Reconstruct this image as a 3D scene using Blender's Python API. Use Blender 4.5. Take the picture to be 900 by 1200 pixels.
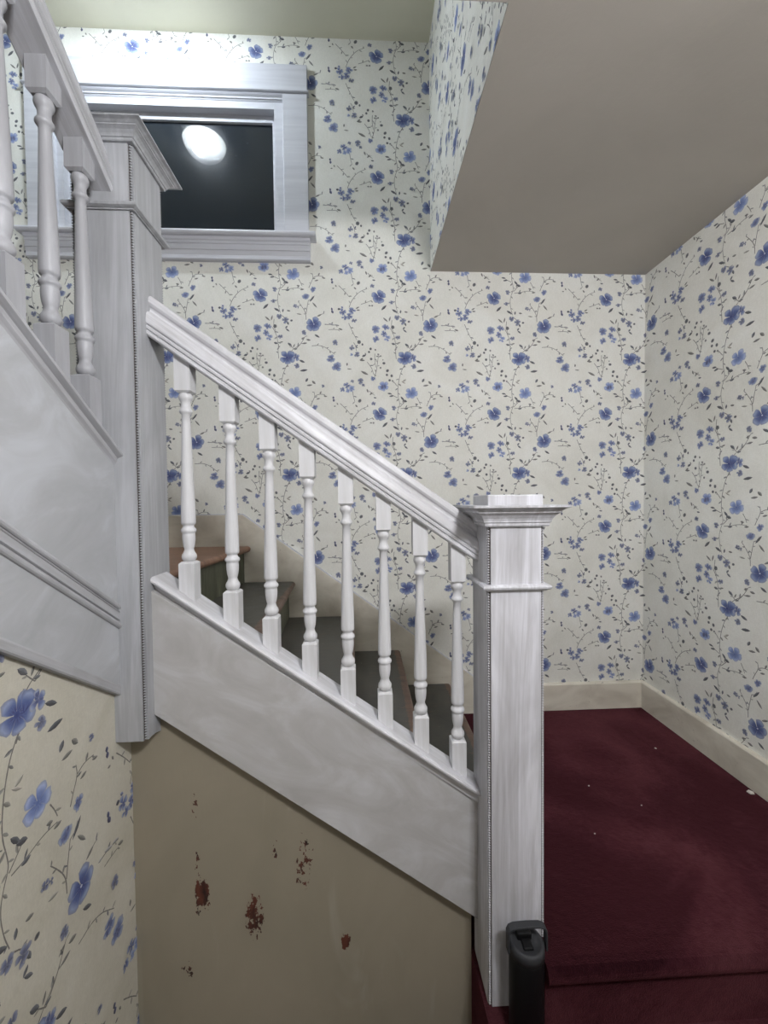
import bpy, bmesh, math, random
import numpy as np
from mathutils import Matrix, Vector

for o in list(bpy.data.objects): bpy.data.objects.remove(o)
scene = bpy.context.scene
COL = scene.collection
EYE = 1.49                      # height of the eye above the hall floor; all z below are relative to the eye

# ------------------------------------------------------------------ camera
yaw, pitch, roll, F = 0.0478, 0.0279, -0.0105, 481.54
cy, sy = math.cos(yaw), math.sin(yaw)
fwd = Vector((sy*math.cos(pitch), cy*math.cos(pitch), -math.sin(pitch)))
rt0 = Vector((cy, -sy, 0)); up0 = rt0.cross(fwd)
rt = math.cos(roll)*rt0 + math.sin(roll)*up0
up = -math.sin(roll)*rt0 + math.cos(roll)*up0
cam = bpy.data.cameras.new('camera'); camo = bpy.data.objects.new('camera', cam); COL.objects.link(camo)
m = Matrix.Identity(4)
for i in range(3): m[i][0], m[i][1], m[i][2] = rt[i], up[i], -fwd[i]
m[2][3] = EYE
camo.matrix_world = m
cam.sensor_fit = 'HORIZONTAL'; cam.sensor_width = 36; cam.lens = F/900*36
cam.clip_start = 0.02; cam.clip_end = 50
scene.camera = camo

# ------------------------------------------------------------------ world and view
w = bpy.data.worlds.new('world'); scene.world = w; w.use_nodes = True
w.node_tree.nodes['Background'].inputs[0].default_value = (0.01, 0.012, 0.016, 1)
w.node_tree.nodes['Background'].inputs[1].default_value = 1.0
scene.view_settings.view_transform = 'Standard'; scene.view_settings.look = 'None'
scene.view_settings.gamma = 1.0; scene.view_settings.use_curve_mapping = False
scene.view_settings.exposure = 0.8
LAMP_A = (-0.862, 1.476, 1.985); LAMP_A_E = 222.0      # ceiling lamp over the upper landing
LAMP_B = (0.48, -0.31, 0.80); LAMP_B_E = 150.0      # ceiling lamp of the hall below, behind the camera

# ------------------------------------------------------------------ main measures (metres)
D = 1.8896; XR = 1.325; ZS = 1.0418; XS = 0.3137; ZC = 2.0523; LAND = -1.0
XW = -0.545; YT = 0.962          # wallpapered wall under upper flight, tan wall under lower flight
def YTF(x): return 0.962+(x+0.5454)*0.0655     # tan wall, slightly out of square
def YCF(x): return 0.980+(x+0.479)*0.027       # plane of the lower balusters
def YSFF(x): return 0.940+(x+0.479)*0.060      # face of the lower side panel
SL = 0.705                        # slope of the stairs
RISE = 0.1605
XFAR = -1.68; YB = -1.9; HALL = -1.49
YH = 0.878                        # edge of the hall ceiling
STEP1 = -1.163

# ------------------------------------------------------------------ helpers
def lin(c):
    c = np.array(c, float)/255.0
    return np.where(c <= 0.04045, c/12.92, ((c+0.055)/1.055)**2.4)
def L4(*c): return tuple(float(x) for x in lin(c)) + (1.0,)

class MB:
    def __init__(s): s.v = []; s.f = []; s.sm = []
    def add(s, vs, fs, smooth=False):
        b = len(s.v); s.v += [tuple(v) for v in vs]
        for f in fs: s.f.append([b+i for i in f]); s.sm.append(smooth)
        return s
    def box(s, x0, x1, y0, y1, z0, z1):
        v = [(x0,y0,z0),(x1,y0,z0),(x1,y1,z0),(x0,y1,z0),(x0,y0,z1),(x1,y0,z1),(x1,y1,z1),(x0,y1,z1)]
        return s.add(v, [(0,3,2,1),(4,5,6,7),(0,1,5,4),(1,2,6,5),(2,3,7,6),(3,0,4,7)])
    def sweep(s, prof, pts, smooth=False):
        """prof: closed list, pts: list of functions mapping a profile point to 3-D; joins the rings"""
        n = len(prof); vs = []
        for fn in pts: vs += [fn(p) for p in prof]
        fs = []
        for k in range(len(pts)-1):
            for i in range(n):
                j = (i+1) % n
                fs.append((k*n+i, k*n+j, (k+1)*n+j, (k+1)*n+i))
        b = len(s.v); s.v += vs
        for f in fs: s.f.append([b+i for i in f]); s.sm.append(smooth)
        s.f.append([b+i for i in reversed(range(n))]); s.sm.append(False)
        s.f.append([b+(len(pts)-1)*n+i for i in range(n)]); s.sm.append(False)
        return s
    def lathe(s, prof, c=(0,0,0), seg=20, smooth=True, M=None):
        n = len(prof); vs = []
        for r, z in prof:
            for k in range(seg):
                a = 2*math.pi*k/seg
                p = Vector((r*math.cos(a), r*math.sin(a), z))
                if M is not None: p = M @ p
                vs.append((p.x+c[0], p.y+c[1], p.z+c[2]))
        fs = []
        for i in range(n-1):
            for k in range(seg):
                l = (k+1) % seg
                fs.append((i*seg+k, i*seg+l, (i+1)*seg+l, (i+1)*seg+k))
        fs.append(tuple(reversed(range(seg)))); fs.append(tuple((n-1)*seg+k for k in range(seg)))
        return s.add(vs, fs, smooth)

def link(o, parent=None):
    COL.objects.link(o)
    if parent is not None: o.parent = parent
    return o
def tag(o, label=None, cat=None, group=None, kind=None):
    if label: o['label'] = label
    if cat: o['category'] = cat
    if group: o['group'] = group
    if kind: o['kind'] = kind
    return o
def empty(name, loc=(0,0,0), label=None, cat=None, group=None, kind=None):
    o = bpy.data.objects.new(name, None); o.empty_display_size = 0.05
    o.location = (loc[0], loc[1], loc[2]+EYE); link(o)
    return tag(o, label, cat, group, kind)
def wloc(o):
    p = Vector((0,0,0))
    while o is not None: p += Vector(o.location); o = o.parent
    return p
def make(name, mb, mat, parent=None, bevel=0, origin=None, normals=True, smooth_angle=None):
    """mb in eye-relative world coordinates; origin = where the object's own origin goes"""
    base = wloc(parent) if parent is not None else Vector((0,0,0))
    if origin is None: org = base if parent is not None else Vector((0,0,EYE))
    else: org = Vector((origin[0], origin[1], origin[2]+EYE))
    me = bpy.data.meshes.new(name)
    vs = [(x-org.x, y-org.y, z+EYE-org.z) for x, y, z in mb.v]
    me.from_pydata(vs, [], mb.f); me.update()
    me.polygons.foreach_set('use_smooth', mb.sm)
    if normals:
        bm = bmesh.new(); bm.from_mesh(me); bmesh.ops.recalc_face_normals(bm, faces=bm.faces); bm.to_mesh(me); bm.free()
    me.materials.append(mat)
    o = bpy.data.objects.new(name, me); link(o, parent)
    o.location = org-base
    if bevel:
        b = o.modifiers.new('bevel', 'BEVEL'); b.width = bevel; b.segments = 2; b.limit_method = 'ANGLE'; b.angle_limit = math.radians(35)
    return o
def copy_to(src, parent, loc, rotz=0):
    c = src.copy(); COL.objects.link(c); c.parent = parent
    base = wloc(parent) if parent is not None else Vector((0,0,0))
    c.location = Vector((loc[0], loc[1], loc[2]+EYE))-base; c.rotation_euler = (0,0,rotz)
    return c

# ------------------------------------------------------------------ node helper
class NT:
    def __init__(s, name):
        s.mat = bpy.data.materials.new(name); s.mat.use_nodes = True
        s.t = s.mat.node_tree; s.b = s.t.nodes['Principled BSDF']; s.out = s.t.nodes['Material Output']
        s.co = s.t.nodes.new('ShaderNodeTexCoord')
    def n(s, typ, **kw):
        x = s.t.nodes.new(typ)
        for k, v in kw.items():
            if k.startswith('in_'):
                key = k[3:]; key = int(key) if key.isdigit() else key
                if hasattr(v, 'is_linked') or isinstance(v, bpy.types.NodeSocket): s.t.links.new(v, x.inputs[key])
                else: x.inputs[key].default_value = v
            else: setattr(x, k, v)
        return x
    def map(s, scale=(1,1,1), rot=(0,0,0), loc=(0,0,0), src=None):
        x = s.n('ShaderNodeMapping'); x.inputs['Scale'].default_value = scale
        x.inputs['Rotation'].default_value = rot; x.inputs['Location'].default_value = loc
        s.t.links.new(src or s.co.outputs['Object'], x.inputs['Vector']); return x.outputs[0]
    def noise(s, vec, scale, detail=4, rough=0.55, dist=0.0):
        x = s.n('ShaderNodeTexNoise', in_Vector=vec, in_Scale=scale, in_Detail=float(detail), in_Roughness=rough, in_Distortion=dist)
        return x.outputs[0]
    def ramp(s, fac, stops):
        x = s.n('ShaderNodeValToRGB', in_Fac=fac); cr = x.color_ramp
        while len(cr.elements) < len(stops): cr.elements.new(0.5)
        for e, (p, c) in zip(cr.elements, stops): e.position = p; e.color = c
        return x.outputs[0]
    def mix(s, fac, a, b, mode='MIX'):
        x = s.n('ShaderNodeMix', data_type='RGBA', blend_type=mode)
        for k, v in ((0, fac), (6, a), (7, b)):
            if isinstance(v, bpy.types.NodeSocket): s.t.links.new(v, x.inputs[k])
            else: x.inputs[k].default_value = v
        return x.outputs[2]
    def math(s, op, a, b=0.0, c=0.0, clamp=False):
        x = s.n('ShaderNodeMath', operation=op, use_clamp=clamp)
        for k, v in enumerate((a, b, c)):
            if isinstance(v, bpy.types.NodeSocket): s.t.links.new(v, x.inputs[k])
            else: x.inputs[k].default_value = v
        return x.outputs[0]
    def bump(s, h, strength=0.2, dist=0.002):
        x = s.n('ShaderNodeBump', in_Height=h, in_Strength=strength, in_Distance=dist)
        s.t.links.new(x.outputs[0], s.b.inputs['Normal'])
    def set(s, color=None, rough=None, spec=None, **kw):
        for key, v in (('Base Color', color), ('Roughness', rough), ('Specular IOR Level', spec)):
            if v is None: continue
            if isinstance(v, bpy.types.NodeSocket): s.t.links.new(v, s.b.inputs[key])
            else: s.b.inputs[key].default_value = v
        return s.mat

def whitewash(name, rot=(0,0,0), along='z', light=(208,207,210), dark=(160,158,158), strength=1.0, rough=0.42):
    """brushed white paint, streaky along the grain over a greyer undercoat"""
    t = NT(name)
    sc = {'z': (26, 26, 1.6), 'x': (1.6, 26, 26), 'y': (26, 1.6, 26)}[along]
    v0 = t.map(rot=rot); v = t.map(scale=sc, src=v0)
    n1 = t.noise(v, 0.75, 5, 0.62, 2.2); n2 = t.noise(t.map(scale=(3,3,1.4)), 1.6, 3, 0.6, 1.5)
    v2 = t.map(scale=tuple(a*4 for a in sc), src=v0); n3 = t.noise(v2, 1.0, 3, 0.6)
    f = t.math('ADD', t.math('MULTIPLY', n1, 0.6), t.math('MULTIPLY', n2, 0.4))
    f = t.math('ADD', f, t.math('MULTIPLY', t.math('SUBTRACT', n3, 0.5), 0.25))
    mid = tuple((a+b)/2 for a, b in zip(light, dark))
    c = t.ramp(f, [(0.34, L4(*dark)), (0.50, L4(*mid)), (0.62, L4(*light))])
    c = t.mix(1-strength, c, L4(*mid))
    t.set(c, rough, 0.4)
    t.bump(t.math('ADD', n1, t.math('MULTIPLY', n3, 0.6)), 0.25, 0.0012)
    return t.mat

M = {}
ang = math.atan(SL)
M['paint_post'] = whitewash('white_brushed_paint_upright', light=(219,219,225), dark=(172,171,174))
M['paint_slope'] = whitewash('white_brushed_paint_along_rail', rot=(0, -ang, 0), along='x', light=(223,223,228), dark=(187,186,188))
M['paint_slope_up'] = whitewash('white_brushed_paint_along_upper_rail_shaded', rot=(ang, 0, 0), along='y', light=(192,193,198), dark=(164,164,166))  # upper flight: same white paint, its dimmer light put into the tone
M['paint_post_up'] = whitewash('white_brushed_paint_upright_shaded', light=(184,186,190), dark=(155,156,159))  # shaded copy of the upright white paint, for the upper newel
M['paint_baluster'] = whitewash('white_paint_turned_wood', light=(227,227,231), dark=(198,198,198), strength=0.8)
M['paint_baluster_up'] = whitewash('white_paint_turned_wood_shaded', light=(179,180,185), dark=(152,152,155), strength=0.8)  # shaded copy of the white baluster paint

def panel_paint(name, a, b, c_):
    t = NT(name)
    v = t.map(rot=(0, -0.5, 0)); n1 = t.noise(t.map(scale=(4,4,9), src=v), 1.0, 4, 0.6, 2.5)
    n2 = t.noise(t.map(scale=(2.2,2.2,2.2)), 1.3, 3, 0.5, 1.0); n3 = t.noise(t.map(scale=(60,60,60)), 1.0, 3)
    f = t.math('ADD', t.math('MULTIPLY', n1, 0.6), t.math('MULTIPLY', n2, 0.4))
    c = t.ramp(f, [(0.30, L4(*a)), (0.5, L4(*b)), (0.68, L4(*c_))])
    t.set(c, 0.5, 0.35); t.bump(t.math('ADD', n1, t.math('MULTIPLY', n3, 0.3)), 0.2, 0.0015); return t.mat
M['panel'] = panel_paint('thin_white_paint_over_panel', (170,168,166), (183,182,181), (200,200,202))
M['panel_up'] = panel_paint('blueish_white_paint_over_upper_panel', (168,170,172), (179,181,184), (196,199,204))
def skirt_paint():
    t = NT('old_cream_trim_paint'); n = t.noise(t.map(scale=(5,5,9)), 1.0, 4, 0.6, 0.6)
    n3 = t.noise(t.map(scale=(70,70,70)), 1.0, 2)
    c = t.ramp(n, [(0.3, L4(196,188,173)), (0.55, L4(218,212,198)), (0.75, L4(229,224,211))])
    c = t.mix(t.math('MULTIPLY', t.math('GREATER_THAN', n3, 0.72), 0.5), c, L4(128,117,102))
    t.set(c, 0.5, 0.4); t.bump(n, 0.15, 0.002); return t.mat
M['trim'] = skirt_paint()
def window_paint():
    t = NT('white_window_paint'); n = t.noise(t.map(scale=(2,10,40)), 1.0, 3, 0.6, 0.4)
    c = t.ramp(n, [(0.3, L4(193,194,201)), (0.7, L4(210,211,217))]); t.set(c, 0.42, 0.4); t.bump(n, 0.2, 0.001); return t.mat
M['window'] = window_paint()
def plaster(name, a, b, stain=0.0):
    t = NT(name); n = t.noise(t.map(scale=(1,1,1)), 1.8, 4, 0.55, 0.5); n2 = t.noise(t.map(), 55, 3)
    c = t.ramp(n, [(0.3, L4(*a)), (0.7, L4(*b))]); t.set(c, 0.75, 0.25)
    t.bump(t.math('ADD', t.math('MULTIPLY', n, 2), t.math('MULTIPLY', n2, 0.5)), 0.25, 0.004); return t.mat
M['ceiling'] = plaster('cream_ceiling_paint', (212,210,190), (224,222,203))
M['soffit'] = plaster('shaded_cream_soffit_paint', (172,166,157), (184,178,169))  # cream paint darkened to taupe, its shade put into the colour
M['hall_wall'] = plaster('cream_hall_paint', (140,136,128), (156,152,142))

def tan_wall():
    t = NT('tan_wall_paint_with_chips')
    sep = t.n('ShaderNodeSeparateXYZ', in_Vector=t.co.outputs['Object'])
    X, Z = sep.outputs[0], sep.outputs[2]
    n = t.noise(t.map(scale=(3,3,2)), 1.0, 4, 0.55, 0.6); nf = t.noise(t.map(scale=(70,70,22)), 1.0, 3, 0.55)
    c = t.ramp(n, [(0.3, L4(141,134,118)), (0.7, L4(159,150,133))])
    smear = t.noise(t.map(scale=(9,9,2)), 1.0, 3, 0.6, 1.0)
    c = t.mix(t.math('MULTIPLY', t.ramp(smear, [(0.6,(0,0,0,1)),(0.78,(1,1,1,1))]), 0.18), c, L4(205,200,188))
    # worn places with a shape of their own: (x, z, half width, half height, amount)
    spots = [(-0.396,-0.935,0.022,0.062,1.0),(-0.405,-0.86,0.008,0.045,0.62),(-0.277,-1.00,0.027,0.068,1.0),(-0.06,-1.092,0.017,0.028,0.95),
             (-0.43,-1.11,0.03,0.03,0.5),(-0.155,-0.88,0.03,0.10,0.5),(-0.225,-0.84,0.012,0.06,0.45),(-0.41,-0.72,0.012,0.05,0.45)]
    mx = None
    for (x, z, a, b, k) in spots:
        dx = t.math('DIVIDE', t.math('SUBTRACT', X, x), a); dz = t.math('DIVIDE', t.math('SUBTRACT', Z, z), b)
        r = t.math('ADD', t.math('MULTIPLY', dx, dx), t.math('MULTIPLY', dz, dz))
        g = t.math('MULTIPLY', t.math('SUBTRACT', 1.0, r, clamp=True), k)
        g = t.math('POWER', g, 0.5)
        mx = g if mx is None else t.math('MAXIMUM', mx, g)
    thr = t.math('SUBTRACT', 0.83, t.math('MULTIPLY', mx, 0.42))
    nn = t.noise(t.map(scale=(95,95,62)), 1.0, 4, 0.65)
    chip = t.math('MULTIPLY', t.math('GREATER_THAN', nn, thr), t.math('GREATER_THAN', mx, 0.05))
    red = t.ramp(nf, [(0.35, L4(48,32,28)), (0.6, L4(96,54,42))])
    c = t.mix(chip, c, red)
    t.set(c, 0.6, 0.35)
    t.bump(t.math('SUBTRACT', t.math('MULTIPLY', nf, 0.5), chip), 0.35, 0.002)
    return t.mat
M['tan'] = tan_wall()

def carpet():
    t = NT('burgundy_carpet')
    n = t.noise(t.map(), 1.9, 4, 0.55, 1.0); n2 = t.noise(t.map(), 420, 2, 0.7); n3 = t.noise(t.map(scale=(1,1,1)), 60, 4, 0.65)
    c = t.ramp(t.math('ADD', t.math('MULTIPLY', n, 0.82), t.math('MULTIPLY', n3, 0.18)),
               [(0.42, L4(30,11,16)), (0.47, L4(46,22,28)), (0.52, L4(64,32,38)), (0.62, L4(86,50,55))])
    c = t.mix(t.math('MULTIPLY', n2, 0.7), c, L4(40,14,20), 'MIX')
    t.set(c, 1.0, 0.02)
    t.b.inputs['Sheen Weight'].default_value = 0.25; t.b.inputs['Sheen Roughness'].default_value = 0.5
    t.b.inputs['Sheen Tint'].default_value = L4(190,110,120)
    t.bump(t.math('ADD', n2, n3), 0.9, 0.004); return t.mat
M['carpet'] = carpet()
def tread_mat(name, edge):
    """dark worn stair paint; `edge` True gives the bare brown nosing band by the object's own x"""
    t = NT(name)
    n = t.noise(t.map(), 7, 5, 0.65, 0.8); n2 = t.noise(t.map(scale=(3,14,3)), 4, 5, 0.7, 0.4); n3 = t.noise(t.map(), 70, 3)
    dark = t.ramp(n, [(0.35, L4(60,60,56)), (0.6, L4(84,82,76)), (0.8, L4(104,98,90))])
    brown = t.ramp(n2, [(0.3, L4(84,66,56)), (0.7, L4(122,94,78))])
    worn = t.ramp(n2, [(0.60, (0,0,0,1)), (0.66, (1,1,1,1))])
    sep = t.n('ShaderNodeSeparateXYZ', in_Vector=t.co.outputs['Object'])
    e = t.math('GREATER_THAN', t.math('ADD', sep.outputs[0], t.math('MULTIPLY', t.math('SUBTRACT', n2, 0.5), 0.02)), edge)
    c = t.mix(t.math('MULTIPLY', t.math('MAXIMUM', e, t.math('MULTIPLY', worn, 0.5)), 0.9), dark, brown)
    fleck = t.math('GREATER_THAN', n3, 0.73)
    c = t.mix(t.math('MULTIPLY', fleck, 0.55), c, L4(170,168,160))
    t.set(c, t.ramp(n, [(0.3,(0.28,)*3+(1,)),(0.8,(0.6,)*3+(1,))]), 0.5); t.bump(n2, 0.3, 0.002); return t.mat
M['tread'] = tread_mat('dark_worn_tread_paint', -0.028)
def landing_wood():
    t = NT('worn_brown_landing_boards'); n = t.noise(t.map(scale=(3,26,3)), 2, 5, 0.6, 0.5); n2 = t.noise(t.map(), 5, 4)
    c = t.ramp(n, [(0.3, L4(120,88,70)), (0.7, L4(158,122,100))]); c = t.mix(t.math('MULTIPLY', n2, 0.35), c, L4(90,70,60))
    t.set(c, 0.45, 0.4); t.bump(n, 0.3, 0.002); return t.mat
M['landing'] = landing_wood()
def riser_mat():
    t = NT('scuffed_green_grey_riser_paint'); n = t.noise(t.map(scale=(18,18,3)), 1.5, 5, 0.7, 0.6)
    c = t.ramp(n, [(0.35, L4(74,76,62)), (0.6, L4(104,106,88)), (0.75, L4(140,140,124))]); t.set(c, 0.5, 0.4); t.bump(n, 0.2, 0.001); return t.mat
M['riser'] = riser_mat()
def simple(name, c, rough=0.5, spec=0.5, metal=0):
    t = NT(name); n = t.noise(t.map(), 30, 3); a = L4(*c); b = tuple(min(1, x*1.15) for x in a[:3])+(1,)
    t.set(t.ramp(n, [(0.3, a), (0.7, b)]), rough, spec); t.b.inputs['Metallic'].default_value = metal; return t.mat
M['black_plastic'] = simple('matte_dark_grey_plastic', (50,51,54), 0.6, 0.35)
M['black_metal'] = simple('black_powder_coat', (9,9,11), 0.5, 0.3)
M['groove'] = simple('painted_groove_shade', (92,86,82), 0.8, 0.1)  # dark tone painted in for the shade behind the beads
M['hall_floor'] = simple('dark_hall_floorboards', (64,50,40), 0.5)
M['lamp_metal'] = simple('brushed_lamp_metal', (200,198,190), 0.35, 0.5, 0.8)
def emis(name, col, s):
    t = NT(name); t.b.inputs['Emission Color'].default_value = col; t.b.inputs['Emission Strength'].default_value = s
    t.set(col, 0.5); return t.mat
M['bulb_a'] = emis('lit_cool_bulb', (0.86, 0.93, 1.0, 1), LAMP_A_E)
M['bulb_b'] = emis('lit_neutral_bulb', (0.97, 0.97, 1.0, 1), LAMP_B_E)
def clear_dome():
    t = NT('thin_ribbed_glass_shade')
    tr = t.n('ShaderNodeBsdfTransparent'); gl = t.n('ShaderNodeBsdfGlossy', in_Roughness=0.08)
    tr.inputs[0].default_value = (0.93,0.95,0.97,1)
    tl = t.n('ShaderNodeBsdfTranslucent'); m0 = t.n('ShaderNodeMixShader', in_0=0.03, in_1=tr.outputs[0], in_2=tl.outputs[0])
    mx = t.n('ShaderNodeMixShader', in_0=0.08, in_1=m0.outputs[0], in_2=gl.outputs[0])
    t.t.links.new(mx.outputs[0], t.out.inputs[0]); return t.mat
M['dome'] = clear_dome()
def night_glass():
    t = NT('dusty_window_glass_at_night')
    n = t.noise(t.map(), 120, 3, 0.7); big = t.noise(t.map(), 3, 3)
    dust = t.math('GREATER_THAN', n, 0.74)
    t.set(t.mix(dust, (0.012,0.017,0.024,1), (0.25,0.26,0.28,1)), t.math('ADD', t.math('MULTIPLY', dust, 0.3), 0.035), 0.55)
    t.b.inputs['Coat Weight'].default_value = 0.16; t.b.inputs['Coat Roughness'].default_value = 0.2; t.b.inputs['Coat IOR'].default_value = 1.5
    return t.mat
M['glass'] = night_glass()

# ------------------------------------------------------------------ wallpaper print
# one repeat of the paper (0.53 m), drawn as printed shapes; px are measured on a 733 x 755 sheet with flower A at (80, 450)
SX, SZ = 0.53/733, 0.5286/755
rng = random.Random(7)
TV = []; TC = []              # triangles: ((u,v,layer) x3), ((r,g,b,a) x3)
layer = [0]
def nextlayer():
    layer[0] += 0.05
def tri(a, b, c, ca, cb, cc):
    TV.append((a, b, c)); TC.append((ca, cb, cc))
def UV(x, y): return ((x-80)*SX, -(y-450)*SZ)
def col(c, a=1.0): return tuple(float(v) for v in lin(c))+(a,)
def P(x, y): u, v = UV(x, y); return (u, v, layer[0])
def petal(cx, cy, ang, r, wdt, base, mid, tip, a0=0.95, a1=0.8):
    nextlayer()
    ux, uy = math.cos(ang), math.sin(ang); px, py = -uy, ux
    outline = [(0.05,0.0),(0.22,0.42),(0.45,0.78),(0.70,1.0),(0.88,0.85),(0.99,0.42),(1.0,0.05)]
    outline = outline+[(t, -s) for t, s in reversed(outline[1:-1])]
    jit = [1+rng.uniform(-.06,.06) for _ in outline]
    O = [(cx+(t*r*ux+s*wdt*px)*j, cy+(t*r*uy+s*wdt*py)*j) for (t, s), j in zip(outline, jit)]
    I = [(cx+(0.12+0.80*(t-0.12))*r*ux*1.0+s*0.72*wdt*px, cy+(0.12+0.80*(t-0.12))*r*uy+s*0.72*wdt*py) for (t, s) in outline]
    n = len(O); c0 = (cx+0.5*r*ux, cy+0.5*r*uy)
    def ci(t): return base if t < 0.2 else (tuple(b*(1-(t-.2)/.45)+m_*((t-.2)/.45) for b, m_ in zip(base, mid)) if t < 0.65 else tuple(m_*(1-(t-.65)/.35)+p_*((t-.65)/.35) for m_, p_ in zip(mid, tip)))
    edge = tuple(0.8*v for v in mid[:3])
    for i in range(n):
        j = (i+1) % n
        ti, tj = outline[i][0], outline[j][0]
        c_i, c_j = ci(ti)[:3]+(a0,), ci(tj)[:3]+(a0,)
        e_i, e_j = edge+(a1,), edge+(a1,)
        if ti < .2: e_i = base[:3]+(a0,)
        if tj < .2: e_j = base[:3]+(a0,)
        tri(P(*c0), P(*I[i]), P(*I[j]), ci(0.45)[:3]+(a0,), c_i, c_j)
        tri(P(*I[i]), P(*O[i]), P(*O[j]), c_i, e_i, e_j)
        tri(P(*I[i]), P(*O[j]), P(*I[j]), c_i, e_j, c_j)
    # veins
    for k in (-0.35, 0.0, 0.35):
        nextlayer()
        x1, y1 = cx+0.62*r*ux+k*wdt*px, cy+0.62*r*uy+k*wdt*py
        q = 0.035*r
        tri(P(cx+0.12*r*ux+q*px, cy+0.12*r*uy+q*py), P(cx+0.12*r*ux-q*px, cy+0.12*r*uy-q*py), P(x1, y1), tuple(.6*p_+.4*q_ for p_, q_ in zip(base[:3], mid[:3]))+(.93,), tuple(.6*p_+.4*q_ for p_, q_ in zip(base[:3], mid[:3]))+(.93,), mid[:3]+(.93,))
DK = col((46,58,118)); MD = col((92,111,166)); TP = col((152,166,200)); PALE = col((172,185,220)); PMID = col((132,152,204)); GB = col((98,108,146)); GBD = col((60,66,98)); GBT = col((132,140,172))
LF = (80,84,94); LFB = (108,107,104); LFD = (60,64,76); STEM = (98,95,93)
def flower(x, y, r, kind='blue', n=5, rot=None, white=False):
    rot = rng.uniform(0, 6.3) if rot is None else rot
    b, m_, t_ = {'blue': (DK, MD, TP), 'pale': (MD, PMID, PALE), 'grey': (GBD, GB, GBT)}[kind]
    r *= 0.93
    if r < 33:
        # small loose bloom: pale washed petals under a few dark dabs
        for k in range(n):
            a = rot+2*math.pi*k/n+rng.uniform(-.3,.3)
            petal(x, y, a, r*rng.uniform(.7,1.1), r*0.42*rng.uniform(.7,1.2), tuple(.5*p_+.5*q_ for p_, q_ in zip(b[:3], m_[:3]))+(1,), m_, t_, .85, .4)
        for k in range(3+int(r > 18)+int(r > 26)):
            a = rng.uniform(0, 6.3); d = r*rng.uniform(.1,.55)
            blob(x+math.cos(a)*d, y+math.sin(a)*d, r*rng.uniform(.22,.34), r*rng.uniform(.12,.2), a+rng.uniform(-.5,.5), b[:3]+(.9,), 12, .35, tuple(.5*p_+.5*q_ for p_, q_ in zip(b[:3], m_[:3]))+(.8,))
        return
    for k in range(n):
        a = rot+2*math.pi*k/n+rng.uniform(-.14,.14)
        petal(x, y, a, r*rng.uniform(.84,1.06), r*0.43*rng.uniform(.85,1.12), b, m_, t_, .93, .6)
    for k in range(n):
        a = rot+2*math.pi*k/n+rng.uniform(-.1,.1)
        blob(x+math.cos(a)*r*.24, y+math.sin(a)*r*.24, r*.22, r*.085, a, b[:3]+(.93,), 12, .1, tuple(.35*p_+.65*q_ for p_, q_ in zip(b[:3], m_[:3]))+(.93,))
    blob(x, y, r*0.16, r*0.16, 0, b[:3]+(.95,), 12, .2, tuple(.7*p_+.3*q_ for p_, q_ in zip(b[:3], m_[:3]))+(.95,))
    if white: blob(x, y, r*0.08, r*0.08, 0, col((190,197,222), 1), 14)
def blob(x, y, a, b, rot, c, lay=11, soft=0.6, e=None):
    nextlayer(); n = 8; ux, uy = math.cos(rot), math.sin(rot)
    pts = [(x+a*math.cos(q)*ux-b*math.sin(q)*uy, y+a*math.cos(q)*uy+b*math.sin(q)*ux) for q in [2*math.pi*i/n for i in range(n)]]
    e = e or c[:3]+(c[3]*soft,)
    for i in range(n): tri(P(x, y), P(*pts[i]), P(*pts[(i+1) % n]), c, e, e)
def leaf(x, y, L_, W_, deg, c=LF, a=0.9):
    """pointed leaf; deg measured clockwise from +x on the sheet (y down)"""
    nextlayer(); L_ *= 1.18; W_ *= 1.18; q = math.radians(deg); ux, uy = math.cos(q), math.sin(q); px, py = -uy, ux
    O = [(-.5,0),(-.3,.33),(0,.5),(.28,.34),(.5,0),(.28,-.34),(0,-.5),(-.3,-.33)]
    pts = [(x+t*L_*ux+s*W_*px, y+t*L_*uy+s*W_*py) for t, s in O]
    cc = col(c, a); dk = col(tuple(v*0.75 for v in c), a); lt = col(tuple(min(255, v*1.3) for v in c), a*.9)
    for i in range(8):
        j = (i+1) % 8; s = dk if i < 4 else lt
        tri(P(x, y), P(*pts[i]), P(*pts[j]), cc, s, s)
def stem(pts, w0=3.6, w1=2.5, c=STEM, a=0.85):
    nextlayer()
    # smooth the polyline
    q = [np.array(p, float) for p in pts]
    for _ in range(2):
        r = [q[0]]
        for i in range(len(q)-1): r += [q[i]*.75+q[i+1]*.25, q[i]*.25+q[i+1]*.75]
        q = r+[q[-1]]
    n = len(q); cc = col(c, a)
    def nrm(i):
        d = q[min(n-1, i+1)]-q[max(0, i-1)]; L_ = np.hypot(*d) or 1; return np.array([-d[1], d[0]])/L_
    for i in range(n-1):
        wa = (w0+(w1-w0)*i/(n-1))/2*rng.uniform(.8,1.2); wb = (w0+(w1-w0)*(i+1)/(n-1))/2
        a1, a2 = q[i]+nrm(i)*wa, q[i]-nrm(i)*wa; b1, b2 = q[i+1]+nrm(i+1)*wb, q[i+1]-nrm(i+1)*wb
        tri(P(*a1), P(*a2), P(*b2), cc, cc, cc); tri(P(*a1), P(*b2), P(*b1), cc, cc, cc)
    acc, side = 0.0, 1
    for i in range(1, n-1):
        acc += np.hypot(*(q[i]-q[i-1]))
        if acc > 26:
            acc = rng.uniform(-8, 6); side = -side
            d = q[i]-q[i-1]; th = math.degrees(math.atan2(d[1], d[0]))+side*rng.uniform(35, 65)
            L_ = rng.uniform(11, 20); t_ = math.radians(th)
            leaf(q[i][0]+math.cos(t_)*L_*.6, q[i][1]+math.sin(t_)*L_*.6, L_, L_*rng.uniform(.3,.45), th, rng.choice([LF, LFB, LFB, LFD]), rng.uniform(.55,.9))
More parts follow.
